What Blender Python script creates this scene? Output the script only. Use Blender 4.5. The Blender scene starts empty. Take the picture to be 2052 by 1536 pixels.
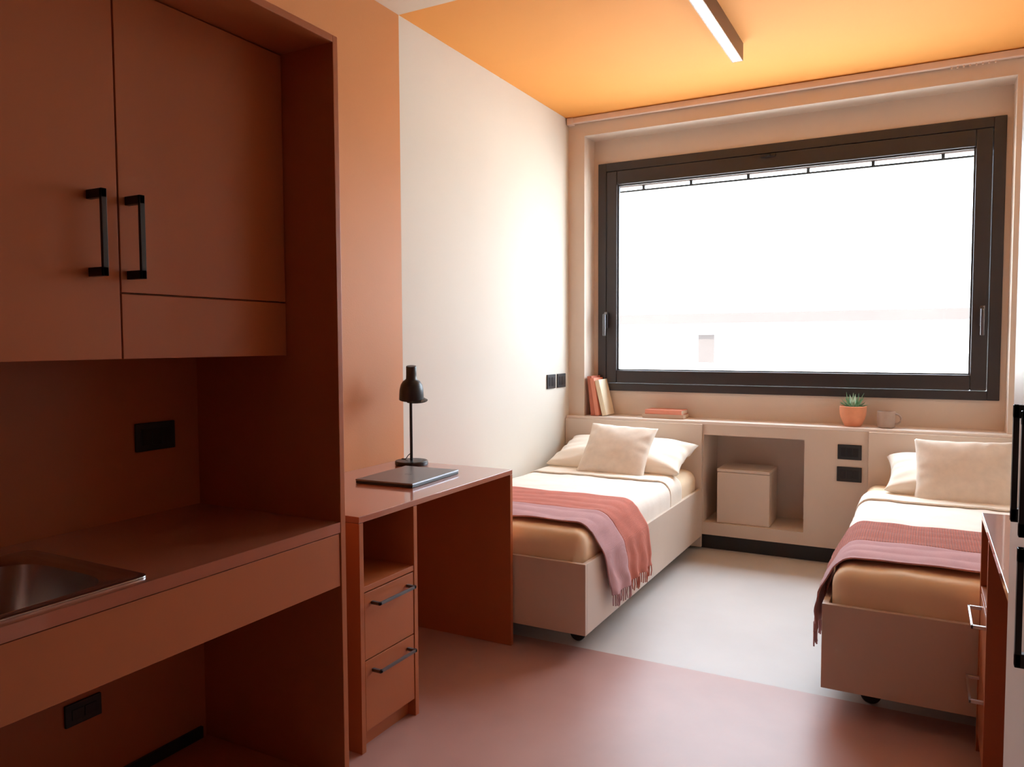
import bpy, bmesh, math, random
from mathutils import Vector, Matrix, noise
random.seed(4)
S = bpy.context.scene
COL = S.collection

# ------------------------------------------------------------------ camera
CX, CY, CZ = 2.11312, -0.11007, 1.28387
YAW, PITCH, ROLL = math.radians(-28.3188), math.radians(-3.0603), math.radians(-0.2683)
FPX = 1538.37
cd = bpy.data.cameras.new('camera'); cam = bpy.data.objects.new('camera', cd); COL.objects.link(cam)
cd.sensor_fit = 'HORIZONTAL'; cd.sensor_width = 36; cd.lens = 36 * FPX / 2052
cd.clip_start = .02; cd.clip_end = 300
fw = Vector((math.sin(YAW) * math.cos(PITCH), math.cos(YAW) * math.cos(PITCH), math.sin(PITCH)))
r0 = Vector((math.cos(YAW), -math.sin(YAW), 0)); u0 = r0.cross(fw)
rr = r0 * math.cos(ROLL) + u0 * math.sin(ROLL); uu = -r0 * math.sin(ROLL) + u0 * math.cos(ROLL)
M = Matrix((rr, uu, -fw)).transposed().to_4x4(); M.translation = (CX, CY, CZ)
cam.matrix_world = M
S.camera = cam

# ------------------------------------------------------------------ light
W = bpy.data.worlds.new('sky'); S.world = W; W.use_nodes = True
nt = W.node_tree; bg = nt.nodes['Background']
tc = nt.nodes.new('ShaderNodeTexCoord'); sp = nt.nodes.new('ShaderNodeSeparateXYZ')
rp = nt.nodes.new('ShaderNodeValToRGB'); mr = nt.nodes.new('ShaderNodeMapRange')
mr.inputs['From Min'].default_value = -1
nt.links.new(tc.outputs['Generated'], sp.inputs[0]); nt.links.new(sp.outputs['Z'], mr.inputs['Value'])
nt.links.new(mr.outputs[0], rp.inputs[0]); nt.links.new(rp.outputs[0], bg.inputs['Color'])
rp.color_ramp.elements[0].position = .45; rp.color_ramp.elements[0].color = (.27, .26, .25, 1)
rp.color_ramp.elements[1].position = 1.0; rp.color_ramp.elements[1].color = (.78, .90, 1.0, 1)
el_ = rp.color_ramp.elements.new(.53); el_.color = (.42, .485, .55, 1)      # overcast sky: the zenith about twice the horizon
bg.inputs['Strength'].default_value = 18.0
pl = bpy.data.lights.new('window_portal', 'AREA'); pl.shape = 'RECTANGLE'; pl.size = 2.06; pl.size_y = 1.245
pl.cycles.is_portal = True
po = bpy.data.objects.new('window_portal', pl); COL.objects.link(po)
po.location = (1.305, 4.828, 1.71); po.rotation_euler = (math.radians(-90), 0, 0)
sl = bpy.data.lights.new('sun', 'SUN'); sl.energy = 14; sl.angle = .02; sl.color = (1, .93, .82)
so = bpy.data.objects.new('sun', sl); COL.objects.link(so)
so.rotation_euler = Vector((.35, .75, -1.0)).to_track_quat('-Z', 'Y').to_euler()   # shines from behind this building on to the street and the houses opposite
S.view_settings.view_transform = 'Standard'; S.view_settings.look = 'None'
S.view_settings.exposure = 0.15; S.view_settings.gamma = 1.0
S.view_settings.use_curve_mapping = False
try:
    S.cycles.max_bounces = 14; S.cycles.diffuse_bounces = 10; S.cycles.glossy_bounces = 6
    S.cycles.transparent_max_bounces = 8; S.cycles.sample_clamp_indirect = 8
except Exception: pass

# ------------------------------------------------------------------ materials
def mat(name, col, rough=.6, metal=0., var=.04, scale=6., bump=0., bscale=60., spec=.5, coat=0., sheen=0., kind='noise', stretch=None):
    m = bpy.data.materials.new(name); m.use_nodes = True
    t = m.node_tree; b = t.nodes['Principled BSDF']
    b.inputs['Roughness'].default_value = rough; b.inputs['Metallic'].default_value = metal
    b.inputs['Specular IOR Level'].default_value = spec
    b.inputs['Coat Weight'].default_value = coat
    b.inputs['Sheen Weight'].default_value = sheen
    tc = t.nodes.new('ShaderNodeTexCoord'); mp = t.nodes.new('ShaderNodeMapping')
    t.links.new(tc.outputs['Object'], mp.inputs[0])
    if stretch: mp.inputs['Scale'].default_value = stretch
    n = t.nodes.new('ShaderNodeTexNoise'); n.inputs['Scale'].default_value = scale; n.inputs['Detail'].default_value = 5
    t.links.new(mp.outputs[0], n.inputs['Vector'])
    r = t.nodes.new('ShaderNodeValToRGB')
    r.color_ramp.elements[0].position = .3; r.color_ramp.elements[1].position = .7
    r.color_ramp.elements[0].color = tuple(max(0, c * (1 - var)) for c in col) + (1,)
    r.color_ramp.elements[1].color = tuple(min(1, c * (1 + var)) for c in col) + (1,)
    t.links.new(n.outputs['Fac'], r.inputs[0]); t.links.new(r.outputs[0], b.inputs['Base Color'])
    if bump:
        bp = t.nodes.new('ShaderNodeBump'); bp.inputs['Strength'].default_value = bump; bp.inputs['Distance'].default_value = .004
        if kind == 'noise':
            n2 = t.nodes.new('ShaderNodeTexNoise'); n2.inputs['Scale'].default_value = bscale; n2.inputs['Detail'].default_value = 4
            t.links.new(mp.outputs[0], n2.inputs['Vector']); t.links.new(n2.outputs['Fac'], bp.inputs['Height'])
        else:                                   # woven / waffle grid
            w1 = t.nodes.new('ShaderNodeTexWave'); w1.bands_direction = 'X'; w1.inputs['Scale'].default_value = bscale
            w2 = t.nodes.new('ShaderNodeTexWave'); w2.bands_direction = 'Y'; w2.inputs['Scale'].default_value = bscale
            mx = t.nodes.new('ShaderNodeMath'); mx.operation = 'MULTIPLY'
            for w in (w1, w2): t.links.new(mp.outputs[0], w.inputs['Vector'])
            t.links.new(w1.outputs['Fac'], mx.inputs[0]); t.links.new(w2.outputs['Fac'], mx.inputs[1])
            t.links.new(mx.outputs[0], bp.inputs['Height'])
            if kind == 'waffle':
                mm = t.nodes.new('ShaderNodeMix'); mm.data_type = 'RGBA'
                mm.inputs['A'].default_value = tuple(c * .55 for c in col) + (1,)
                t.links.new(r.outputs[0], mm.inputs['B'])
                rm = t.nodes.new('ShaderNodeMapRange'); rm.inputs['From Max'].default_value = .35
                t.links.new(mx.outputs[0], rm.inputs['Value']); t.links.new(rm.outputs[0], mm.inputs['Factor'])
                t.links.new(mm.outputs['Result'], b.inputs['Base Color'])
        t.links.new(bp.outputs[0], b.inputs['Normal'])
    return m

MT = {}
MT['terra'] = mat('terracotta_laminate', (.46, .140, .048), .40, var=.05, scale=3, bump=.05, bscale=90, stretch=(1, 1, .25))
MT['terra_top'] = mat('terracotta_top', (.44, .15, .085), .28, coat=1.0, var=.05, scale=3, bump=.03, bscale=120)
MT['wall_orange'] = mat('orange_wall_paint', (.58, .235, .080), .60, var=.03, scale=2, bump=.08, bscale=150)
MT['wall_cream'] = mat('cream_wall_paint', (.665, .635, .565), .75, var=.015, scale=2, bump=.08, bscale=150)
MT['ceil_orange'] = mat('orange_ceiling_paint', (.75, .305, .060), .8, var=.02, scale=2, bump=.05, bscale=120)
MT['ceil_cream'] = mat('cream_ceiling_paint', (.66, .56, .44), .8, var=.02, scale=2)
MT['beige_wall'] = mat('beige_wall_paint', (.66, .56, .475), .7, var=.02, scale=2, bump=.06, bscale=150)
MT['beige'] = mat('beige_laminate', (.66, .56, .48), .42, var=.03, scale=4, bump=.03, bscale=90)
MT['beige_lit'] = mat('lit_beige_laminate', (.80, .72, .66), .40, var=.02, scale=4)  # beige laminate lightened: window light on the ledge top put into the colour
MT['floor_red'] = mat('terracotta_resin_floor', (.52, .31, .28), .40, var=.10, scale=2.2, bump=.05, bscale=25)
MT['floor_grey'] = mat('grey_resin_floor', (.60, .59, .585), .44, var=.06, scale=2.2, bump=.05, bscale=25)
MT['black'] = mat('black_metal', (.012, .011, .012), .38, var=.1)
MT['blackp'] = mat('black_plastic', (.02, .02, .022), .45, var=.1)
MT['graphite'] = mat('graphite_frame', (.035, .030, .031), .42, var=.06, scale=8)
MT['steel'] = mat('brushed_steel', (.55, .55, .56), .25, metal=1, var=.05, scale=8, bump=.02, bscale=200, stretch=(1, 12, 1))
MT['darksteel'] = mat('dark_steel', (.16, .16, .17), .3, metal=1, var=.05)
MT['brightsteel'] = mat('satin_steel', (.62, .62, .64), .28, metal=1, var=.03)
MT['laptop'] = mat('grey_aluminium', (.22, .22, .24), .32, metal=.85, var=.03)
MT['sheet'] = mat('tan_sheet', (.90, .73, .52), .9, var=.04, scale=5, bump=.25, bscale=14, sheen=.15)
MT['cover'] = mat('cream_coverlet', (.86, .80, .72), .9, var=.03, scale=5, bump=.3, bscale=16, sheen=.15)
MT['pillow'] = mat('cream_cotton', (.85, .77, .66), .9, var=.03, scale=5, bump=.25, bscale=18, sheen=.15)
MT['cushion'] = mat('natural_linen', (.76, .67, .57), .95, var=.05, scale=30, bump=.2, bscale=220, kind='weave', sheen=.2)
MT['throw_red'] = mat('red_waffle_weave', (.53, .15, .10), .95, var=.08, scale=20, bump=.7, bscale=34, kind='waffle', sheen=.1)
MT['throw_redp'] = mat('red_wool', (.53, .15, .10), .95, var=.08, scale=20, bump=.3, bscale=120, kind='weave', sheen=.1)
MT['throw_mauve'] = mat('mauve_wool', (.52, .28, .295), .95, var=.06, scale=12, bump=.25, bscale=130, kind='weave', sheen=.15)
MT['terracotta'] = mat('terracotta_clay', (.72, .30, .16), .7, var=.08, scale=14, bump=.1, bscale=80)
MT['soil'] = mat('dark_soil', (.03, .02, .015), .95, var=.3, scale=60, bump=.5)
MT['leaf'] = mat('aloe_leaf', (.22, .42, .24), .5, var=.25, scale=30)
MT['leaf2'] = mat('pale_aloe_leaf', (.50, .66, .50), .5, var=.2, scale=30)
MT['mug'] = mat('taupe_stoneware', (.42, .32, .26), .4, var=.06, scale=20)
MT['book_red'] = mat('brick_red_cover', (.50, .15, .09), .6, var=.05)
MT['book_coral'] = mat('coral_cover', (.72, .27, .18), .6, var=.05)
MT['book_cream'] = mat('cream_cover', (.82, .72, .54), .6, var=.04)
MT['book_beige'] = mat('beige_cover', (.55, .40, .30), .6, var=.05)
MT['pages'] = mat('paper_edges', (.82, .74, .62), .9, var=.08, scale=3, stretch=(1, 1, 60))
MT['rail'] = mat('white_rail', (.78, .62, .52), .5, var=.02)
MT['stucco'] = mat('pale_stucco', (.85, .83, .80), .9, var=.03, scale=1)
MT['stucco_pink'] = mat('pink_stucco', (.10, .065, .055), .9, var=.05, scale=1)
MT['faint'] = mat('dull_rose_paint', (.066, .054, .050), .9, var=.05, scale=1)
MT['ground'] = mat('pale_paving', (.60, .58, .55), .9, var=.04, scale=.5)
MT['outer'] = mat('outer_metal', (.03, .03, .028), .5, var=.05)
MT['lampin'] = mat('white_enamel', (.75, .75, .73), .5, var=.02)
MT['wheel'] = mat('dark_rubber', (.02, .018, .018), .6, var=.1)
g = bpy.data.materials.new('window_glass'); g.use_nodes = True
t = g.node_tree; t.nodes.clear()
o_ = t.nodes.new('ShaderNodeOutputMaterial'); mx = t.nodes.new('ShaderNodeMixShader'); tr = t.nodes.new('ShaderNodeBsdfTransparent')
gl = t.nodes.new('ShaderNodeBsdfGlossy'); gl.inputs['Roughness'].default_value = .02
fr = t.nodes.new('ShaderNodeFresnel'); fr.inputs['IOR'].default_value = 1.35
ge = t.nodes.new('ShaderNodeNewGeometry'); sb = t.nodes.new('ShaderNodeMath'); sb.operation = 'SUBTRACT'; sb.inputs[0].default_value = 1
ml = t.nodes.new('ShaderNodeMath'); ml.operation = 'MULTIPLY'
t.links.new(ge.outputs['Backfacing'], sb.inputs[1]); t.links.new(sb.outputs[0], ml.inputs[0]); t.links.new(fr.outputs[0], ml.inputs[1])
t.links.new(ml.outputs[0], mx.inputs[0]); t.links.new(tr.outputs[0], mx.inputs[1]); t.links.new(gl.outputs[0], mx.inputs[2]); t.links.new(mx.outputs[0], o_.inputs[0])
MT['glass'] = g
e = bpy.data.materials.new('light_diffuser'); e.use_nodes = True
b = e.node_tree.nodes['Principled BSDF']; b.inputs['Base Color'].default_value = (.9, .85, .8, 1)
b.inputs['Emission Color'].default_value = (1, .90, .78, 1); b.inputs['Emission Strength'].default_value = .9
MT['diffuser'] = e

# ------------------------------------------------------------------ helpers
def link(name, me, parent=None):
    o = bpy.data.objects.new(name, me); COL.objects.link(o)
    if parent is not None: o.parent = parent
    return o
def obj(name, bm, m, parent=None, smooth=False, local=True):
    """link a bmesh as ONE object; vertices are given in world space and moved into the parent's frame"""
    if parent is not None and local:
        off = Vector((0, 0, 0)); p = parent
        while p is not None: off += p.location; p = p.parent
        for v in bm.verts: v.co -= off
    elif parent is None:
        c = Vector((0, 0, 0))
        xs = [v.co for v in bm.verts]
        c = Vector(((min(v.x for v in xs) + max(v.x for v in xs)) / 2, (min(v.y for v in xs) + max(v.y for v in xs)) / 2, min(v.z for v in xs)))
        for v in bm.verts: v.co -= c
    bmesh.ops.recalc_face_normals(bm, faces=bm.faces)
    me = bpy.data.meshes.new(name); bm.to_mesh(me); bm.free()
    ms = m if isinstance(m, (list, tuple)) else [m]
    for q in ms: me.materials.append(MT[q] if isinstance(q, str) else q)
    if smooth:
        for f in me.polygons: f.use_smooth = True
        if smooth == 'auto':
            me.set_sharp_from_angle(angle=math.radians(35))
    o = link(name, me, parent)
    if parent is None: o.location = c
    return o
def thing(name, label, cat, loc, group=None):
    o = link(name, None); o.location = loc; o['label'] = label; o['category'] = cat
    o.empty_display_size = .05
    if group: o['group'] = group
    return o
def tag(o, label, cat, group=None):
    o['label'] = label; o['category'] = cat
    if group: o['group'] = group
    return o
def struct(o): o['kind'] = 'structure'; return o
def box(bm, x0, x1, y0, y1, z0, z1, bev=0., seg=2, mi=0):
    r = bmesh.ops.create_cube(bm, size=1)
    vs = r['verts']
    for v in vs: v.co = Vector(((x0 + x1) / 2 + v.co.x * (x1 - x0), (y0 + y1) / 2 + v.co.y * (y1 - y0), (z0 + z1) / 2 + v.co.z * (z1 - z0)))
    fs = list({f for v in vs for f in v.link_faces})
    for f in fs: f.material_index = mi
    if bev > 0:
        es = list({e for v in vs for e in v.link_edges})
        bmesh.ops.bevel(bm, geom=es, offset=bev, segments=seg, profile=.5, affect='EDGES', clamp_overlap=True)
    return vs
def B(*a, **k):
    bm = bmesh.new(); box(bm, *a, **k); return bm
def lathe(bm, prof, seg=40, c=(0, 0, 0), mat4=None, mi=0):
    rings = []
    for r, z in prof:
        ring = []
        for i in range(seg):
            a = 2 * math.pi * i / seg
            p = Vector((r * math.cos(a), r * math.sin(a), z))
            if mat4 is not None: p = mat4 @ p
            ring.append(bm.verts.new(p + Vector(c)))
        rings.append(ring)
    for a_, b_ in zip(rings[:-1], rings[1:]):
        for i in range(seg):
            f = bm.faces.new((a_[i], a_[(i + 1) % seg], b_[(i + 1) % seg], b_[i])); f.material_index = mi
    if prof[0][0] > 1e-5: bm.faces.new(list(reversed(rings[0]))).material_index = mi
    if prof[-1][0] > 1e-5: bm.faces.new(rings[-1]).material_index = mi
    bmesh.ops.remove_doubles(bm, verts=bm.verts, dist=1e-6)
def tube(bm, pts, r, seg=10):
    pts = [Vector(p) for p in pts]; rings = []
    for i, p in enumerate(pts):
        d = (pts[min(i + 1, len(pts) - 1)] - pts[max(i - 1, 0)]).normalized()
        ref = Vector((0, 0, 1)) if abs(d.z) < .9 else Vector((1, 0, 0))
        a = d.cross(ref).normalized(); b_ = d.cross(a)
        rings.append([bm.verts.new(p + (a * math.cos(2 * math.pi * k / seg) + b_ * math.sin(2 * math.pi * k / seg)) * r) for k in range(seg)])
    for q, w in zip(rings[:-1], rings[1:]):
        for k in range(seg): bm.faces.new((q[k], q[(k + 1) % seg], w[(k + 1) % seg], w[k]))
    bm.faces.new(rings[0]); bm.faces.new(list(reversed(rings[-1])))
def nz(x, y, z=0, s=1.): return noise.noise(Vector((x * s, y * s, z * s)))

# ------------------------------------------------------------------ measures
H = 2.751; XR = 2.872; YW = 4.616; YF = 4.788; YS = 4.575; YP = 2.755; YB = -3.4
ZS = .795; OUT = 4.965
RX0, RX1, RZ = .114, 2.496, 2.631
WX0, WX1, WZ0, WZ1 = .147, 2.468, .956, 2.475

# ------------------------------------------------------------------ room shell
def split_plane(name, quads):
    bm = bmesh.new()
    for q, mi in quads:
        f = bm.faces.new([bm.verts.new(p) for p in q]); f.material_index = mi
    bmesh.ops.remove_doubles(bm, verts=bm.verts, dist=1e-5)
    return bm
def slab(name, mats, parts):
    bm = bmesh.new()
    for a, mi in parts: box(bm, *a, mi=mi)
    return struct(obj(name, bm, mats))
FB = 2.815
slab('floor', ['floor_red', 'floor_grey'], [((-.15, XR + .15, YB - .15, FB, -.12, 0), 0), ((-.15, XR + .15, FB, OUT, -.12, 0), 1)])
slab('ceiling', ['ceil_cream', 'ceil_orange'], [((-.15, XR + .15, YB - .15, YP, H, H + .12), 0), ((-.15, XR + .15, YP, OUT, H, H + .12), 1)])
slab('wall_left', ['wall_orange', 'wall_cream'], [((-.15, 0, YB - .15, YP, 0, H), 0), ((-.15, 0, YP, OUT, 0, H), 1)])
slab('wall_right', ['wall_orange', 'wall_cream'], [((XR, XR + .15, YB - .15, YP, 0, H), 0), ((XR, XR + .15, YP, OUT, 0, H), 1)])
slab('wall_rear', ['terra'], [((0, XR, YB - .15, YB, 0, H), 0)])
bm = bmesh.new()
box(bm, 0, RX0, YW, OUT, ZS, H); box(bm, RX1, XR, YW, OUT, ZS, H); box(bm, RX0, RX1, YW, OUT, RZ, H)
box(bm, RX0, WX0, YF, OUT, ZS, RZ); box(bm, WX1, RX1, YF, OUT, ZS, RZ)
box(bm, WX0, WX1, YF, OUT, WZ1, RZ); box(bm, WX0, WX1, YF, OUT, ZS, WZ0)
box(bm, 0, XR, 4.946, OUT, 0, ZS)
struct(obj('wall_far', bm, 'beige_wall'))

# ------------------------------------------------------------------ window
win = struct(thing('window_1', 'x', 'x', (1.3, YF, WZ0)))
del win['label']; del win['category']
def ring(bm, x0, x1, z0, z1, wl, wr, wb, wt, y0, y1, bev=.003):
    box(bm, x0, x0 + wl, y0, y1, z0, z1, bev); box(bm, x1 - wr, x1, y0, y1, z0, z1, bev)
    box(bm, x0 + wl, x1 - wr, y0, y1, z1 - wt, z1, bev); box(bm, x0 + wl, x1 - wr, y0, y1, z0, z0 + wb, bev)
bm = bmesh.new(); ring(bm, WX0, WX1, WZ0, WZ1, .058, .058, .05, .055, 4.776, 4.86)
frm = obj('window_frame', bm, 'graphite', win)
bm = bmesh.new(); ring(bm, WX0 + .061, WX1 - .061, WZ0 + .053, WZ1 - .058, .073, .078, .085, .090, 4.772, 4.845, .005)
sash = obj('window_sash', bm, 'graphite', win)
bm = bmesh.new(); ring(bm, .278, 2.332, 1.09, 2.33, .012, .012, .012, .012, 4.79, 4.80, .002)
obj('glazing_bead', bm, 'graphite', win)
obj('glass_pane', B(.275, 2.335, 4.815, 4.821, 1.088, 2.333), 'glass', win)
for hx, hz in ((.213, 1.41), (2.378, 1.395)):
    bm = bmesh.new()
    box(bm, hx - .013, hx + .013, 4.750, 4.760, hz - .035, hz + .075, .004)
    tube(bm, [(hx, 4.752, hz + .05), (hx, 4.722, hz + .05)], .009)
    box(bm, hx - .010, hx + .010, 4.712, 4.726, hz - .085, hz + .06, .004)
    obj('window_handle', bm, 'darksteel', win, 'auto')
bm = bmesh.new(); box(bm, 1.205, 1.295, 4.752, 4.762, 2.392, 2.412, .003); box(bm, 1.235, 1.265, 4.744, 4.755, 2.396, 2.408, .002)
obj('latch', bm, 'black', win)
# outside lintel and the rail that hangs under it
ext = thing('blind_rail', 'slim metal rail with short posts hanging outside the top of the window', 'rail', (1.3, 5.09, 2.36))
bm = bmesh.new(); box(bm, .10, 2.50, 5.082, 5.098, 2.333, 2.345, .002); obj('lower_bar', bm, 'outer', ext)
for x in (.177, .361, .694, 1.071, 1.438, 1.808, 2.178, 2.345):
    obj('post', B(x - .009, x + .009, 5.078, 5.10, 2.343, 2.372, .002), 'outer', ext)
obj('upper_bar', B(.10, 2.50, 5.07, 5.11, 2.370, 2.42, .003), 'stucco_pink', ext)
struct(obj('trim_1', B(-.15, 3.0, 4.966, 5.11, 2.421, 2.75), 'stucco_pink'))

# curtain rail
cr = thing('curtain_rail', 'long slim pale curtain rail under the orange ceiling above the window', 'curtain rail', (1.4, 4.60, H - .05))
obj('track', B(.012, 2.86, 4.578, 4.610, H - .040, H - .003, .004), 'rail', cr)
obj('end_cap', B(.006, .05, 4.570, 4.614, H - .048, H - .002, .004), 'rail', cr)
obj('end_cap', B(2.822, 2.866, 4.570, 4.614, H - .048, H - .002, .004), 'rail', cr)
for x in [2.20 + .028 * k for k in range(8)]:
    obj('glider', B(x - .004, x + .004, 4.588, 4.600, H - .050, H - .039, .001), 'rail', cr)

# ------------------------------------------------------------------ window ledge unit with niche
NX0, NX1, NZ0, NZ1 = .925, 1.507, .173, .714
led = thing('ledge_unit', 'long beige built-in ledge under the window with an open niche and black plinth', 'shelf', (1.43, 4.68, 0))
bm = bmesh.new()
box(bm, .001, NX0, YS, 4.787, .097, ZS - .018); box(bm, NX1, XR - .001, YS, 4.787, .097, ZS - .018)
box(bm, NX0, NX1, YS, 4.787, .097, NZ0); box(bm, NX0, NX1, YS, 4.787, NZ1, ZS - .018)
obj('body', bm, 'beige', led)
obj('ledge_top', B(.001, XR - .001, YS - .001, 4.787, ZS - .018, ZS, .002), 'beige_lit', led)
bm = bmesh.new()
box(bm, NX0 - .02, NX1 + .02, 4.925, 4.945, NZ0 - .02, NZ1 + .02)
box(bm, NX0 - .02, NX0, 4.787, 4.925, NZ0 - .02, NZ1 + .02); box(bm, NX1, NX1 + .02, 4.787, 4.925, NZ0 - .02, NZ1 + .02)
box(bm, NX0, NX1, 4.787, 4.925, NZ0 - .02, NZ0); box(bm, NX0, NX1, 4.787, 4.925, NZ1, NZ1 + .02)
obj('niche_lining', bm, 'beige', led)
obj('plinth', B(.001, XR - .001, 4.625, 4.787, 0, .097), 'blackp', led)
cube = thing('cube_stool', 'plain beige cube stool stored inside the niche between the beds', 'stool', (1.16, 4.70, NZ0))
obj('body', B(1.002, 1.312, 4.60, 4.86, NZ0 + .001, .487, .003), 'beige', cube)
obj('seat_panel', B(1.000, 1.314, 4.598, 4.862, .489, .507, .003), 'beige', cube)

# ------------------------------------------------------------------ sockets
def socket_y(x0, x1, z0, z1, y, label, n=2):      # on a face looking to -Y
    o = thing('power_socket', label, 'socket', ((x0 + x1) / 2, y, z0))
    obj('plate', B(x0, x1, y - .009, y - .0005, z0, z1, .0025), 'blackp', o)
    w = (x1 - x0 - .03) / n
    for i in range(n):
        a = x0 + .015 + i * w
        obj('module', B(a + .002, a + w - .002, y - .0105, y - .008, z0 + .017, z1 - .017, .0008), 'black', o)
    return o
def socket_x(y0, y1, z0, z1, x, label, n=2, name='power_socket', cat='socket'):
    o = thing(name, label, cat, (x, (y0 + y1) / 2, z0))
    obj('plate', B(x + .0005, x + .010, y0, y1, z0, z1, .0025), 'blackp', o)
    w = (y1 - y0 - .03) / n
    for i in range(n):
        a = y0 + .015 + i * w
        obj('module', B(x + .009, x + .0125, a + .002, a + w - .002, z0 + .017, z1 - .017, .0008), 'black', o)
    return o
socket_y(1.685, 1.810, .616, .700, YS, 'upper black socket plate on the ledge front beside the right bed', 3)
socket_y(1.683, 1.812, .490, .574, YS, 'lower black socket plate on the ledge front beside the right bed', 3)
socket_x(4.272, 4.392, .988, 1.078, 0, 'dark switch plate on the white wall, the one nearer the desk lamp', 2, 'light_switch', 'switch')
socket_x(4.425, 4.548, .988, 1.078, 0, 'dark switch plate on the white wall, the one nearer the window corner', 2, 'light_switch', 'switch')

# ------------------------------------------------------------------ kitchen
XK, YK, XO, XB = .653, 1.565, .461, .07
KY0 = -.58; ZC = .774; ZKT = 2.114
ks = thing('kitchen_surround', 'tall terracotta kitchenette surround framing the worktop and wall cupboards', 'kitchen unit', (.35, .5, 0))
obj('side_panel', B(.001, XK, YK, YK + .02, 0, ZKT + .02, .0015), 'terra', ks)
obj('side_panel', B(.001, XK, KY0 - .02, KY0, 0, ZKT + .02, .0015), 'terra', ks)
obj('top_board', B(.001, XK, KY0, YK, ZKT, ZKT + .02, .0015), 'terra', ks)
obj('back_panel', B(XB - .018, XB, KY0, YK, 0.0, ZKT), 'terra', ks)
obj('fascia_panel', B(XK - .022, XK - .003, KY0 + .002, YK - .003, .590, ZC - .033, .001), 'terra', ks)
obj('skirting', B(XB, XB + .012, KY0 + .01, YK - .02, 0, .05, .001), 'blackp', ks)
obj('floor_shade_sheet', B(XB + .013, XK - .08, KY0 + .002, YK - .002, 0, .014, .001), 'terra', ks)  # added sheet over the floor, stands in for the deep shade under the worktop
# worktop with a cut-out for the basin
SX0, SX1, SY0, SY1 = .17, .622, .42, .977
bm = bmesh.new()
def holed(bm, X0, X1, Y0, Y1, hx0, hx1, hy0, hy1, z0, z1):
    o = [(X0, Y0), (X1, Y0), (X1, Y1), (X0, Y1)]; h = [(hx0, hy0), (hx1, hy0), (hx1, hy1), (hx0, hy1)]
    v = {}
    for k, z in (('b', z0), ('t', z1)):
        v[k + 'o'] = [bm.verts.new((*p, z)) for p in o]; v[k + 'h'] = [bm.verts.new((*p, z)) for p in h]
    for i in range(4):
        j = (i + 1) % 4
        for k in 'bt': bm.faces.new((v[k + 'o'][i], v[k + 'o'][j], v[k + 'h'][j], v[k + 'h'][i]))
        bm.faces.new((v['bo'][i], v['bo'][j], v['to'][j], v['to'][i])); bm.faces.new((v['bh'][i], v['bh'][j], v['th'][j], v['th'][i]))
holed(bm, XB + .001, XK - .001, KY0 + .001, YK - .001, SX0 + .02, SX1 - .02, SY0 + .02, SY1 - .02, ZC - .03, ZC)
tag(obj('worktop', bm, 'terra_top'), 'dark terracotta kitchen worktop with a steel sink set into it', 'worktop')
# sink
sk = thing('kitchen_sink', 'inset stainless steel sink in the dark terracotta worktop', 'sink', ((SX0 + SX1) / 2, (SY0 + SY1) / 2, ZC))
bm = bmesh.new()
bcx, bcy = (SX0 + SX1) / 2 - .0, (SY0 + SY1) / 2
def sup(a, ax, ay, n):
    c, s = math.cos(a), math.sin(a)
    return (bcx + ax * math.copysign(abs(c) ** (2 / n), c), bcy + ay * math.copysign(abs(s) ** (2 / n), s))
N = 96
hx, hy = (SX1 - SX0) / 2, (SY1 - SY0) / 2
rings_ = [(hx, hy, 26, ZC + .0008), (hx, hy, 26, ZC + .004), (hx - .006, hy - .006, 26, ZC + .006), (hx - .016, hy - .016, 16, ZC + .005), (hx - .022, hy - .022, 14, ZC + .002),
          (hx - .036, hy - .036, 5, ZC + .0015), (hx - .042, hy - .044, 4.2, ZC - .006), (hx - .050, hy - .055, 3.8, ZC - .06), (hx - .062, hy - .068, 3.4, ZC - .125),
          (hx - .085, hy - .10, 3, ZC - .148), (.09, .11, 2.4, ZC - .154), (.03, .03, 2, ZC - .157)]
rv = []
for ax, ay, n, z in rings_:
    rv.append([bm.verts.new((*sup(2 * math.pi * i / N, ax, ay, n), z)) for i in range(N)])
for a, b_ in zip(rv[:-1], rv[1:]):
    for i in range(N): bm.faces.new((a[i], a[(i + 1) % N], b_[(i + 1) % N], b_[i]))
bm.faces.new(rv[-1])
obj('basin', bm, 'steel', sk, 'auto')
bm = bmesh.new(); lathe(bm, [(.034, 0), (.036, .003), (.028, .004), (.02, .002), (0.0, .002)], 32, (bcx, bcy, ZC - .156)); obj('drain', bm, 'darksteel', sk, 'auto')
# wall cupboards
def handle_x(bm, x, y, z0, z1, out=.035, s=.011, mount=.018, sgn=1):
    a, b_ = sorted((x, x + sgn * out))
    q0, q1 = (x + sgn * (out - .008), x + sgn * out); q0, q1 = sorted((q0, q1))
    box(bm, q0, q1, y - s / 2, y + s / 2, z0, z1, .001)
    box(bm, a, b_, y - s / 2, y + s / 2, z0, z0 + mount, .001); box(bm, a, b_, y - s / 2, y + s / 2, z1 - mount, z1, .001)
ZD = 1.249; ZM = 1.403; YM = 1.039; YL = .513
wc = thing('wall_cupboard', 'orange-brown wall cupboard over the worktop with two long black pull handles', 'cupboard', (.27, YM, ZD))
bm = bmesh.new(); box(bm, XB + .001, XO - .020, YL + .001, YK - .002, ZD + .002, ZKT - .001); obj('body', bm, 'terra', wc)
d1 = obj('door', B(XO - .018, XO, YM + .002, YK - .003, ZM + .002, ZKT - .004, .0012), 'terra', wc)
bm = bmesh.new(); handle_x(bm, XO, 1.062, 1.435, 1.627, .055, .013, .02); obj('handle', bm, 'black', d1)
d2 = obj('door', B(XO - .018, XO, YL + .002, YM - .002, ZD, ZKT - .004, .0012), 'terra', wc)
bm = bmesh.new(); handle_x(bm, XO, .968, 1.435, 1.627, .055, .013, .02); obj('handle', bm, 'black', d2)
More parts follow.
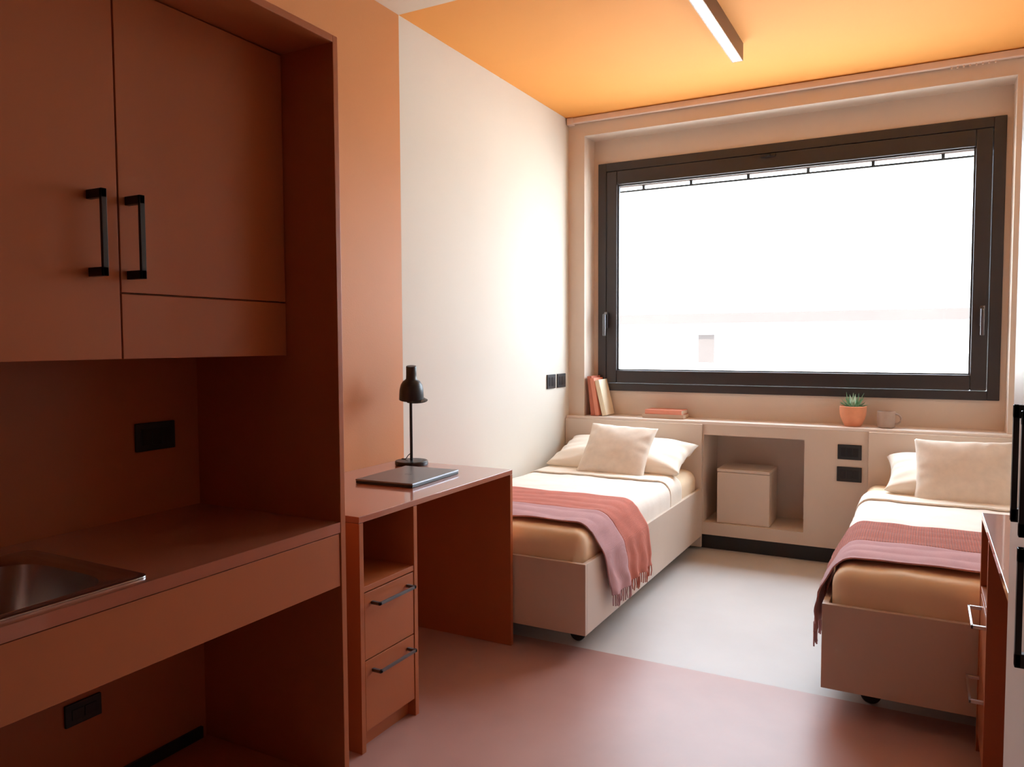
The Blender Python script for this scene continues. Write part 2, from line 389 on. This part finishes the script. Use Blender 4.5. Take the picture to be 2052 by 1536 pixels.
obj('fixed_panel', B(XO - .018, XO, YM + .002, YK - .003, ZD, ZM - .002, .0012), 'terra', wc)
wc2 = thing('wall_cupboard', 'terracotta wall cupboard at the near end of the kitchenette, beyond the picture edge', 'cupboard', (.27, -.03, ZD))
bm = bmesh.new(); box(bm, XB + .001, XO - .020, KY0 + .001, YL - .001, ZD + .002, ZKT - .001); obj('body', bm, 'terra', wc2)
for a, b_ in ((KY0 + .002, -.036), (-.032, YL - .002)):
    obj('door', B(XO - .018, XO, a, b_, ZD, ZKT - .004, .0012), 'terra', wc2)
socket_x(1.339, 1.472, .966, 1.050, XB, 'black socket plate on the dark splashback above the worktop', 3)
socket_x(1.102, 1.206, .240, .302, XB, 'black socket plate on the dark back panel below the worktop', 2)

# ------------------------------------------------------------------ desks
def bar_handle(bm, x, y0, y1, z, out=.035, sgn=1):
    q0, q1 = sorted((x + sgn * (out - .006), x + sgn * out))
    box(bm, q0, q1, y0, y1, z - .005, z + .005, .001)
    a, b_ = sorted((x, x + sgn * out))
    box(bm, a, b_, y0, y0 + .010, z - .005, z + .005, .001); box(bm, a, b_, y1 - .010, y1, z - .005, z + .005, .001)
def desk(xf, xb, ya, yb, ped, label, hm, sgn, topm='terra_top'):
    """xf front plane, xb wall side, ya/yb the two ends; ped = 'near' or 'far' end holds the drawers"""
    lo, hi = sorted((xf, xb)); T = .02
    o = thing('desk', label, 'desk', ((xf + xb) / 2, (ya + yb) / 2, 0))
    obj('desk_top', B(lo, hi, ya, yb, .73, .75, .0015), topm, o)
    obj('side_panel', B(lo, hi, ya, ya + T, 0, .729, .0012), 'terra', o)
    obj('side_panel', B(lo, hi, yb - T, yb, 0, .729, .0012), 'terra', o)
    pa, pb = (ya + T, ya + .285) if ped == 'near' else (yb - .285, yb - T)
    if ped == 'near': obj('partition', B(lo, hi, pb, pb + T, 0, .729, .0012), 'terra', o)
    else: obj('partition', B(lo, hi, pa - T, pa, 0, .729, .0012), 'terra', o)
    fx = xf - sgn * .002
    s0, s1 = sorted((fx, xb + sgn * .01))
    obj('shelf', B(s0, s1, pa + .0005, pb - .0005, .508, .526, .001), 'terra', o)
    b0, b1 = sorted((xb + sgn * .008, xb + sgn * .016))
    obj('back_panel', B(b0, b1, pa + .0005, pb - .0005, .05, .729), 'terra', o)
    for z0, z1 in ((.291, .504), (.062, .287)):
        f0, f1 = sorted((fx, fx - sgn * .018))
        d = obj('drawer', B(f0, f1, pa + .003, pb - .003, z0, z1, .0012), 'terra', o)
        zc = z1 - .037
        bm = bmesh.new(); bar_handle(bm, fx, (pa + pb) / 2 - .098, (pa + pb) / 2 + .098, zc, .036, sgn); obj('handle', bm, hm, d)
    f0, f1 = sorted((fx - sgn * .03, fx - sgn * .045))
    obj('plinth', B(f0, f1, pa + .0005, pb - .0005, 0, .060), 'terra', o)
    return o
desk(.591, .001, 1.719, 2.715, 'near', 'terracotta desk along the left wall with two drawers and an open shelf', 'darksteel', 1)
desk(2.277, XR - .001, 1.665, 2.655, 'far', 'terracotta desk at the right edge in front of the right bed', 'brightsteel', -1)

# wardrobe at the right edge
WXF = 2.266; WYF = 1.662
wd = thing('wardrobe', 'tall pale beige wardrobe with black pull handles at the right picture edge', 'wardrobe', (2.56, .9, 0))
obj('body', B(WXF + .020, XR - .001, .18, WYF, 0, 2.45, .0015), 'beige', wd)
d = obj('door', B(WXF, WXF + .018, 1.208, WYF, .06, 2.448, .0012), 'beige', wd)
bm = bmesh.new(); handle_x(bm, WXF, 1.262, 1.010, 1.187, .035, .013, .02, -1); obj('handle', bm, 'black', d)
d = obj('door', B(WXF, WXF + .018, .75, 1.204, 1.006, 2.448, .0012), 'beige', wd)
bm = bmesh.new(); handle_x(bm, WXF, 1.148, 1.012, 1.187, .035, .013, .02, -1); obj('handle', bm, 'black', d)
d = obj('door', B(WXF, WXF + .018, .75, 1.204, .06, 1.002, .0012), 'beige', wd)
bm = bmesh.new(); handle_x(bm, WXF, 1.150, .828, .996, .035, .013, .02, -1); obj('handle', bm, 'black', d)
obj('door', B(WXF, WXF + .018, .182, .746, .06, 2.448, .0012), 'beige', wd)

# ------------------------------------------------------------------ beds
ZR, ZBB, ZH = .383, .088, .779
def profile(xa, xb, zt, zlow, r, n=8):
    """cross-section over a mattress from xa to xb: up the left side, across the top, down the right side"""
    pts = [(xa, zlow), (xa, zt - r)]
    for i in range(1, n + 1):
        a = math.pi - i * math.pi / 2 / n; pts.append((xa + r + r * math.cos(a), zt - r + r * math.sin(a)))
    m = 22
    for i in range(1, m): pts.append((xa + r + (xb - xa - 2 * r) * i / m, zt))
    for i in range(0, n + 1):
        a = math.pi / 2 - i * math.pi / 2 / n; pts.append((xb - r + r * math.cos(a), zt - r + r * math.sin(a)))
    pts.append((xb, zlow)); return pts
def resample(pts, step):
    P = [Vector((p[0], 0, p[1])) for p in pts]; out = [P[0].copy()]; L = 0; acc = 0
    for a, b_ in zip(P[:-1], P[1:]):
        seg = (b_ - a).length; d = step - acc
        while d <= seg:
            out.append(a + (b_ - a) * d / seg); d += step
        acc = (acc + seg) % step if seg else acc
    out.append(P[-1].copy()); return out
def drape(path, y0, y1, ny, fn=None, th=.006, seed=0, bulge=.0):
    """grid that follows path in XZ and runs y0..y1; fn(s,t,p,n) -> displaced point; given thickness th outward"""
    bm = bmesh.new(); n = len(path); g_ = []
    nor = []
    for i in range(n):
        d = (path[min(i + 1, n - 1)] - path[max(i - 1, 0)]).normalized()
        nor.append(Vector((-d.z, 0, d.x)))
    for layer in (0, 1):
        rows = []
        for j in range(ny + 1):
            tt = j / ny; row = []
            for i in range(n):
                s = i / (n - 1)
                p = path[i] + nor[i] * (th * layer); p = Vector((p.x, y0 + (y1 - y0) * tt, p.z))
                if fn: p = fn(s, tt, p, nor[i])
                row.append(bm.verts.new(p))
            rows.append(row)
        g_.append(rows)
    for rows in g_:
        for j in range(ny):
            for i in range(n - 1): bm.faces.new((rows[j][i], rows[j][i + 1], rows[j + 1][i + 1], rows[j + 1][i]))
    a, b_ = g_
    for i in range(n - 1):
        for j in (0, ny): bm.faces.new((a[j][i], a[j][i + 1], b_[j][i + 1], b_[j][i]))
    for j in range(ny):
        for i in (0, n - 1): bm.faces.new((a[j][i], a[j + 1][i], b_[j + 1][i], b_[j][i]))
    return bm
def pillow_mesh(w, h, t, seed=0, n=34, pinch=.07, wr=.006, sharp=.42):
    bm = bmesh.new(); top = []; bot = []
    for j in range(n + 1):
        rt = []; rb = []
        for i in range(n + 1):
            u = -1 + 2 * i / n; v = -1 + 2 * j / n
            u = math.sin(u * math.pi / 2) * .35 + u * .65; v = math.sin(v * math.pi / 2) * .35 + v * .65
            x = w / 2 * u * (1 - pinch * (1 - v * v)); z = h / 2 * v * (1 - pinch * (1 - u * u))
            f = max(0, (1 - u * u) * (1 - v * v)) ** sharp
            cr = max(abs(u), abs(v)); k = f * (1 - f) * 4
            wv = wr * (nz(u * 2.2 + seed, v * 2.2, seed) * 1.2 + k * 1.0 * cr ** 4 * math.sin(14 * math.atan2(v, u) + 3 * nz(u, v, seed, 2)))
            yy = t / 2 * f + wv * min(1, f * 2.5)
            if i in (0, n) or j in (0, n):
                q = bm.verts.new((x, 0, z)); rt.append(q); rb.append(q)
            else:
                rt.append(bm.verts.new((x, -yy, z))); rb.append(bm.verts.new((x, yy * .9, z)))
        top.append(rt); bot.append(rb)
    for j in range(n):
        for i in range(n):
            bm.faces.new((top[j][i], top[j][i + 1], top[j + 1][i + 1], top[j + 1][i]))
            bm.faces.new((bot[j][i], bot[j + 1][i], bot[j + 1][i + 1], bot[j][i + 1]))
    return bm
def bed(x0, x1, y0, hx0, label):
    """x0..x1 frame width, y0 foot plane; head against the ledge"""
    T = .02; y1 = YS - .002
    o = thing('single_bed', label, 'bed', ((x0 + x1) / 2, (y0 + y1) / 2, 0), 'single beds against the window ledge')
    obj('footboard', B(x0, x1, y0, y0 + T, ZBB, ZR, .0015), 'beige', o)
    obj('headboard', B(hx0, x1, y1 - T, y1, .02, ZH, .0015), 'beige', o)
    obj('side_rail', B(x0, x0 + T, y0 + T, y1 - T, ZBB, ZR, .0015), 'beige', o)
    obj('side_rail', B(x1 - T, x1, y0 + T, y1 - T, ZBB, ZR, .0015), 'beige', o)
    obj('slat_base', B(x0 + T, x1 - T, y0 + T, y1 - T, ZBB + .01, ZBB + .03), 'beige', o)
    for cx in (x0 + .15, x1 - .10):
        for cy in (y0 + .155, y1 - .12):
            bm = bmesh.new()
            m4 = Matrix.Rotation(math.pi / 2, 4, 'X')
            lathe(bm, [(.0, -.012), (.030, -.012), (.034, -.006), (.034, .006), (.030, .012), (0, .012)], 24, (cx, cy, .0345), m4)
            box(bm, cx - .022, cx + .022, cy - .018, cy + .018, .060, ZBB + .011, .002)
            obj('caster', bm, 'wheel', o, 'auto')
    return o
def mattress(x0, x1, y0, label, seed):
    bm = bmesh.new(); r = .062; a, b_, c, d = x0 + .024, x1 - .024, y0 + .024, YS - .030
    box(bm, a, b_, c, d, .120, .500, r, 6)
    bmesh.ops.subdivide_edges(bm, edges=[e for e in bm.edges if e.calc_length() > .15], cuts=24, use_grid_fill=True)
    for v in bm.verts:
        p = v.co
        if p.z > .3:
            p.z += .006 * nz(p.x, p.y, seed, 5) + .004 * nz(p.x, p.y, seed, 13)
            e = min(p.y - c, 1) 
            if e < .10: p.y += .005 * nz(p.x * 2, p.z, seed, 8); p.z += .004 * nz(p.x, seed, 0, 22) * (1 - e / .1)
    o = obj('mattress', bm, 'sheet', None, True)
    return tag(o, label, 'mattress', 'mattresses in tan sheets')
def coverlet(x0, x1, y0, y1, label, seed, lf=.03):
    o = thing('coverlet', label, 'blanket', ((x0 + x1) / 2, (y0 + y1) / 2, .5), 'cream coverlets on the beds')
    def fn_(amp):
        def fn(s, tt, p, n_):
            k = amp * (nz(p.x * 1.0, p.y, seed, 6) * .9 + .5 * nz(p.x, p.y, seed, 15))
            if s < .12 or s > .88: k *= .5
            return p + n_ * (max(k, -.0015) + .002)
        return fn
    path = resample(profile(x0 + .0215, x1 - .0215, .5065, .370, .062), .016)
    obj('cover', drape(path, y0, y1, 70, fn_(.008), .006), 'cover', o, True)
    path = resample(profile(x0 + .0205, x1 - .0205, .516, .372, .066), .016)
    obj('turned_down_sheet', drape(path, y1 - .22, y1, 16, fn_(.005), .007), 'pillow', o, True)
    return o
def throw(side, xm, zt, xo, zb, xin, y0, y1, ym, shift, label, grp, mats, seed, long=.0):
    """side=+1 hangs over the +x side; path: inner edge -> mattress top -> rounded edge -> over the rail -> down"""
    pts = [(xin, zt)]
    for k in range(1, 10): pts.append((xin + (xm - side * .075 - xin) * k / 10, zt))
    for k in range(0, 7):
        a = math.pi / 2 * k / 6 * .80
        pts.append((xm - side * .075 + side * .080 * math.sin(a), zt - .080 + .080 * math.cos(a)))
    pts += [(xo - side * .010, ZR + .030), (xo, ZR + .008), (xo + side * .003, ZR - .03), (xo + side * .004, zb)]
    if side < 0: pass
    P = resample(pts, .013); n = len(P)
    o = thing('throw_blanket', label, 'throw', (xm, (y0 + y1) / 2, zt), grp)
    tot = len(P) - 1
    def fn(s, tt, p, n_):
        yy = p.y; h = max(0., (zt - p.z) / (zt - zb)); h = min(1., h)
        w = h * h
        fold = .5 + .5 * math.sin(yy * 46 + 2.2 * nz(yy, h, seed, 5))
        out = w * .018 * fold + .0035 * (nz(p.x, yy, seed, 9) + .6)
        yc = (y0 + y1) / 2
        yy2 = yy + shift * h - (yy - yc) * .10 * w + .012 * nz(p.x, yy, seed, 4) * (1 - h * .5)
        if h < .05: out += .004 * abs(math.sin(yy * 30 + 4 * nz(p.x, yy, seed, 2.5))) * .8
        q = p.copy()
        if h < .5: q.z += out
        if h > .1: q.x += side * out
        q.y = yy2
        q.z += .010 * nz(yy, 3.3, seed, 9) * w
        return q
    th = .005 * side
    obj('red_band', drape(P, ym, y1, 34, fn, th), mats[0], o, True)['label'] = 'brick red band'
    obj('mauve_band', drape(P, y0, ym, 40, fn, th), mats[1], o, True)['label'] = 'mauve band'
    # fringe along the hanging hem
    for a, b_, m in ((ym, y1, mats[2]), (y0, ym, mats[1])):
        bm = bmesh.new(); k = int((b_ - a) / .014)
        for i in range(k):
            tt = (i + .5) / k
            base = fn(1, tt, Vector((P[-1].x, a + (b_ - a) * tt, P[-1].z)), Vector((side, 0, 0)))
            L = .045 + .012 * random.random(); dx = side * .004
            tube(bm, [base + Vector((dx, 0, .003)), base + Vector((dx + random.uniform(-.003, .003), random.uniform(-.003, .003), -L * .5)), base + Vector((dx, random.uniform(-.006, .006), -L))], .0028, 5)
        f = obj('fringe', bm, m, o, True); f['kind'] = 'stuff'
    return o
def place_pillow(name, w, h, t, c, tilt, yaw, roll, m, label, cat, grp, seed, **kw):
    bm = pillow_mesh(w, h, t, seed, **kw)
    R = Matrix.Rotation(yaw, 4, 'Z') @ Matrix.Rotation(-tilt, 4, 'X') @ Matrix.Rotation(roll, 4, 'Y')
    for v in bm.verts: v.co = R @ v.co + Vector(c)
    return tag(obj(name, bm, m, None, True), label, cat, grp)
D = math.radians
# left bed
bed(.007, .918, 2.727, .003, 'low beige single bed beside the white wall on the left')
mattress(.007, .918, 2.727, 'mattress in tan sheet on the left bed', 1)
coverlet(.007, .918, 2.98, 4.16, 'cream coverlet with a turned-down edge on the left bed', 2)
throw(1, .898, .5175, .935, .19, .045, 2.84, 3.42, 3.08, .09, 'red and mauve fringed throw hanging over the aisle side of the left bed', 'fringed throws laid over the beds', ('throw_redp', 'throw_mauve', 'throw_redp'), 3)
place_pillow('bed_pillow', .84, .42, .17, (.488, 4.320, .596), D(74), 0, D(1), 'pillow', 'long cream sleeping pillow at the head of the left bed', 'pillow', 'sleeping pillows', 4, sharp=.36)
place_pillow('square_cushion', .42, .37, .13, (.512, 4.165, .640), D(42), D(2), D(3), 'cushion', 'square linen cushion leaning on the pillow of the left bed', 'cushion', 'linen cushions', 9, wr=.004)
# right bed
bed(1.817, 2.73, 2.680, 1.845, 'low beige single bed behind the desk on the right')
mattress(1.817, 2.73, 2.680, 'mattress in tan sheet on the right bed', 5)
coverlet(1.817, 2.73, 2.98, 4.16, 'cream coverlet with a turned-down edge on the right bed', 6)
throw(-1, 1.837, .5175, 1.800, .25, 2.69, 2.80, 3.42, 3.06, -.07, 'red waffle and mauve throw across the right bed, falling over its foot corner', 'fringed throws laid over the beds', ('throw_red', 'throw_mauve', 'throw_redp'), 8)
place_pillow('bed_pillow', .78, .42, .18, (2.330, 4.320, .600), D(74), 0, D(-1), 'pillow', 'long cream sleeping pillow at the head of the right bed', 'pillow', 'sleeping pillows', 14, sharp=.36)
place_pillow('square_cushion', .43, .38, .13, (2.285, 4.150, .632), D(32), D(-2), D(-1), 'cushion', 'square linen cushion leaning on the pillow of the right bed', 'cushion', 'linen cushions', 19, wr=.004)

# ------------------------------------------------------------------ desk things
lx, ly = .133, 2.630
lp = thing('desk_lamp', 'black desk lamp with a bell shade on the left desk', 'lamp', (lx, ly, .75))
bm = bmesh.new(); lathe(bm, [(.0, .0005), (.070, .0005), (.072, .004), (.072, .016), (.069, .019), (0, .020)], 48, (lx, ly, .75)); obj('base', bm, 'black', lp, 'auto')
bm = bmesh.new(); tube(bm, [(lx, ly, .769), (lx, ly, 1.075)], .0065, 16); obj('pole', bm, 'black', lp, 'auto')
bm = bmesh.new(); R4 = Matrix.Rotation(D(6), 4, 'Y') @ Matrix.Rotation(D(8), 4, 'X')
prof_o = [(.054, 0), (.0535, .02), (.0515, .045), (.046, .066), (.037, .080), (.027, .087), (.0235, .092), (.0225, .110), (.0225, .145), (.021, .148), (0, .148)]
prof_i = [(.0, .144), (.018, .144), (.020, .095), (.034, .078), (.044, .062), (.050, .04), (.052, .001)]
lathe(bm, prof_o, 48, (lx + .004, ly, 1.038), R4)
for f in list(bm.faces):
    if len(f.verts) > 10: bm.faces.remove(f)
shade = obj('lamp_shade', bm, 'black', lp, 'auto')
bm = bmesh.new(); lathe(bm, [(.0525, .0005), (.050, .04), (.044, .062), (.034, .076)], 48, (lx + .004, ly, 1.038), R4)
for f in list(bm.faces):
    if len(f.verts) > 10: bm.faces.remove(f)
obj('shade_lining', bm, 'lampin', shade, 'auto')
bm = bmesh.new()      # the brim that flicks out on one side
for k in range(13):
    pass
rr_ = []
for i in range(25):
    a = D(-75) + D(150) * i / 24
    e_ = .020 * math.cos(a * 1.2) if abs(a * 1.2) < math.pi / 2 else 0
    for rad, z in ((.053, .006), (.0545 + e_, -.001), (.0535 + e_, -.003), (.052, .001)):
        rr_.append(bm.verts.new(R4 @ Vector((rad * math.cos(a), rad * math.sin(a), z)) + Vector((lx + .004, ly, 1.038))))
for i in range(24):
    for k in range(4):
        bm.faces.new((rr_[i * 4 + k], rr_[i * 4 + (k + 1) % 4], rr_[i * 4 + 4 + (k + 1) % 4], rr_[i * 4 + 4 + k]))
obj('brim', bm, 'black', shade, 'auto')
bm = bmesh.new(); tube(bm, [(lx - .004, ly, .800), (lx - .018, ly + .002, .790), (lx - .035, ly + .006, .772), (lx - .060, ly + .012, .7705), (lx - .076, ly + .02, .758), (lx - .078, ly + .05, .7525)], .002, 8); obj('cord', bm, 'black', lp, True)
# laptop
lt = thing('laptop', 'closed dark grey laptop lying on the left desk in front of the lamp', 'laptop', (.34, 2.34, .75))
def quadbox(bm, cs, z0, z1, bev=.002):
    lo = [bm.verts.new((x, y, z0)) for x, y in cs]; hi = [bm.verts.new((x, y, z1)) for x, y in cs]
    n = len(cs)
    bm.faces.new(lo); bm.faces.new(list(reversed(hi)))
    for i in range(n): bm.faces.new((lo[i], lo[(i + 1) % n], hi[(i + 1) % n], hi[i]))
    if bev: bmesh.ops.bevel(bm, geom=list(bm.edges), offset=bev, segments=2, affect='EDGES', profile=.5)
def rectc(cx, cy, w, h, ang):
    c, s = math.cos(ang), math.sin(ang)
    return [(cx + c * a - s * b_, cy + s * a + c * b_) for a, b_ in ((-w / 2, -h / 2), (w / 2, -h / 2), (w / 2, h / 2), (-w / 2, h / 2))]
la = D(3)
bm = bmesh.new(); quadbox(bm, rectc(.325, 2.345, .255, .345, la), .7505, .7590, .0015); obj('base', bm, 'blackp', lt)
bm = bmesh.new(); quadbox(bm, rectc(.325, 2.345, .257, .347, la), .7598, .7665, .0015); obj('lid', bm, 'laptop', lt)
bm = bmesh.new(); quadbox(bm, rectc(.325, 2.345, .03, .012, la), .7665, .7668, 0); obj('emblem', bm, 'darksteel', lt)

# ------------------------------------------------------------------ ledge things
def book(x, y, w, d, t, m, label, grp, mode, ang=0, pg='pages', lean=0):
    """closed book: boards + spine and a page block; local: w (page width) x t (thickness) x d (height)"""
    o = thing('book', label, 'book', (x, y, ZS + .0005), grp)
    if mode == 'flat':
        z0 = ang if isinstance(ang, float) else 0
    return o
def make_book(origin, R, w, h, t, m, label, grp):
    """w depth of the block (local y), h length (local z), t thickness (local x); spine at local y=0"""
    o = thing('book', label, 'book', origin, grp)
    def put(name, parts, mm, **k):
        bm = bmesh.new()
        for a in parts: box(bm, *a, **k)
        for v in bm.verts: v.co = R @ v.co + Vector(origin)
        return obj(name, bm, mm, o)
    c = .0025
    put('cover', [((0), c, 0, w, 0, h), (t - c, t, 0, w, 0, h), (c, t - c, 0, c, 0, h)], m)
    put('pages', [(c, t - c, c, w - .004, .003, h - .003)], 'pages')
    return o
zt = ZS + .0005
# leaning uprights: local z up, tilt about Y, spines toward the room
def lean(deg): return Matrix.Rotation(D(-deg), 4, 'Y')
bookgrp = 'books leaning at the left end of the ledge'
make_book((.160, 4.62, zt), lean(6), .165, .262, .030, 'book_red', 'brick red book leaning in the left corner of the ledge', bookgrp)
make_book((.195, 4.612, zt), lean(9), .160, .250, .026, 'book_coral', 'coral book leaning between the brick red and the cream book', bookgrp)
make_book((.240, 4.622, zt), lean(13.5), .150, .240, .030, 'book_cream', 'cream book leaning rightmost of the upright books', bookgrp)
def flat(ang): return Matrix.Rotation(ang, 4, 'Z') @ Matrix(((0, 0, 1, 0), (0, 1, 0, 0), (1, 0, 0, 0), (0, 0, 0, 1)))
fg = 'books lying flat on the ledge'
make_book((.515, 4.625, zt), flat(D(2)), .150, .265, .026, 'book_beige', 'beige book lying flat under the coral book on the ledge', fg)
make_book((.528, 4.635, zt + .0265), flat(D(-1)), .135, .240, .028, 'book_coral', 'coral book lying flat on top of the beige book', fg)
# plant
px_, py_ = 1.752, 4.688
pt = thing('potted_aloe', 'small spiky green aloe in a terracotta pot on the window ledge', 'plant', (px_, py_, ZS))
bm = bmesh.new()
lathe(bm, [(.0, .0005), (.042, .0005), (.046, .004), (.062, .040), (.070, .070), (.0715, .100), (.0715, .114), (.068, .116), (.065, .112), (.064, .095), (.0, .095)], 48, (px_, py_, ZS))
obj('pot', bm, 'terracotta', pt, 'auto')
bm = bmesh.new(); lathe(bm, [(.0635, .0955), (.05, .1), (.0, .103)], 32, (px_, py_, ZS)); obj('soil', bm, 'soil', pt, 'auto')
def leaf(az, el, L, w, curve, c):
    bm = bmesh.new(); d = Vector((math.cos(az), math.sin(az), 0)); s = Vector((-math.sin(az), math.cos(az), 0)); rows = []
    n = 9; p = Vector(c); e_ = el
    for i in range(n + 1):
        t_ = i / n; ww = w * (1 - t_) ** .7 * (.8 + .6 * t_ * (1 - t_) * 2) if i < n else .0004
        dirv = d * math.cos(e_) + Vector((0, 0, 1)) * math.sin(e_); up = -d * math.sin(e_) + Vector((0, 0, 1)) * math.cos(e_)
        rows.append([bm.verts.new(p + s * ww + up * ww * .35), bm.verts.new(p), bm.verts.new(p - s * ww + up * ww * .35), bm.verts.new(p - up * ww * .55)])
        p = p + dirv * (L / n); e_ += curve / n
    for a, b_ in zip(rows[:-1], rows[1:]):
        for k in range(4): bm.faces.new((a[k], a[(k + 1) % 4], b_[(k + 1) % 4], b_[k]))
    bm.faces.new(rows[0]); bm.faces.new(list(reversed(rows[-1])))
    return bm
rnd = random.Random(7)
for ringn, el, L, w in ((12, .45, .080, .013), (10, .85, .088, .012), (7, 1.2, .088, .010), (2, 1.12, .125, .008)):
    for k in range(ringn):
        az = 2 * math.pi * (k + rnd.random() * .6) / ringn + ringn
        if ringn == 2: az = (0.1, math.pi - .2)[k]; 
        obj('leaf', leaf(az, el + rnd.uniform(-.1, .1), L * rnd.uniform(.8, 1.1), w, rnd.uniform(-.1, .5), (px_ + .008 * math.cos(az), py_ + .008 * math.sin(az), ZS + .100)), 'leaf' if rnd.random() < .6 else 'leaf2', pt, True)
# mug
mx_, my_ = 1.925, 4.668
mg = thing('mug', 'taupe stoneware mug with a round handle beside the plant pot', 'mug', (mx_, my_, ZS))
bm = bmesh.new(); lathe(bm, [(.0, .0005), (.036, .0005), (.041, .004), (.0455, .020), (.047, .060), (.047, .092), (.0455, .094), (.044, .092), (.043, .02), (.036, .008), (.0, .008)], 40, (mx_, my_, ZS)); obj('cup', bm, 'mug', mg, 'auto')
bm = bmesh.new()
hp = [(mx_ + .045 + .030 * math.sin(a), my_ - .004, ZS + .052 + .028 * math.cos(a)) for a in [math.pi * i / 14 for i in range(15)]]
tube(bm, [(mx_ + .042, my_ - .004, ZS + .081)] + hp + [(mx_ + .042, my_ - .004, ZS + .023)], .0055, 10); obj('handle', bm, 'mug', mg, True)

# ------------------------------------------------------------------ ceiling light
cl = thing('ceiling_light', 'slim linear ceiling light bar under the orange ceiling', 'ceiling light', (1.262, 2.9, H - .08))
bm = bmesh.new(); box(bm, 1.236, 1.240, 1.9, 3.84, H - .086, H - .001); box(bm, 1.285, 1.289, 1.9, 3.84, H - .086, H - .001)
box(bm, 1.24, 1.285, 3.836, 3.84, H - .086, H - .001); box(bm, 1.24, 1.285, 1.9, 1.904, H - .086, H - .001); box(bm, 1.24, 1.285, 1.904, 3.836, H - .02, H - .001)
MT['bronze'] = mat('brown_housing', (.16, .085, .05), .45, metal=.3)
obj('housing', bm, 'bronze', cl)
obj('diffuser', B(1.2402, 1.2848, 1.9042, 3.8358, H - .085, H - .07), 'diffuser', cl)

# ------------------------------------------------------------------ outside
gr = B(-60, 60, 6.5, 120, -3.6, -3.5); struct(obj('ground', gr, 'ground'))
bd = thing('building', 'very pale sunlit building with a pinkish cornice seen through the window', 'building', (-2, 26, -3.5))
obj('wall', B(-30, 26, 24, 34, -3.5, 2.1), 'stucco', bd)
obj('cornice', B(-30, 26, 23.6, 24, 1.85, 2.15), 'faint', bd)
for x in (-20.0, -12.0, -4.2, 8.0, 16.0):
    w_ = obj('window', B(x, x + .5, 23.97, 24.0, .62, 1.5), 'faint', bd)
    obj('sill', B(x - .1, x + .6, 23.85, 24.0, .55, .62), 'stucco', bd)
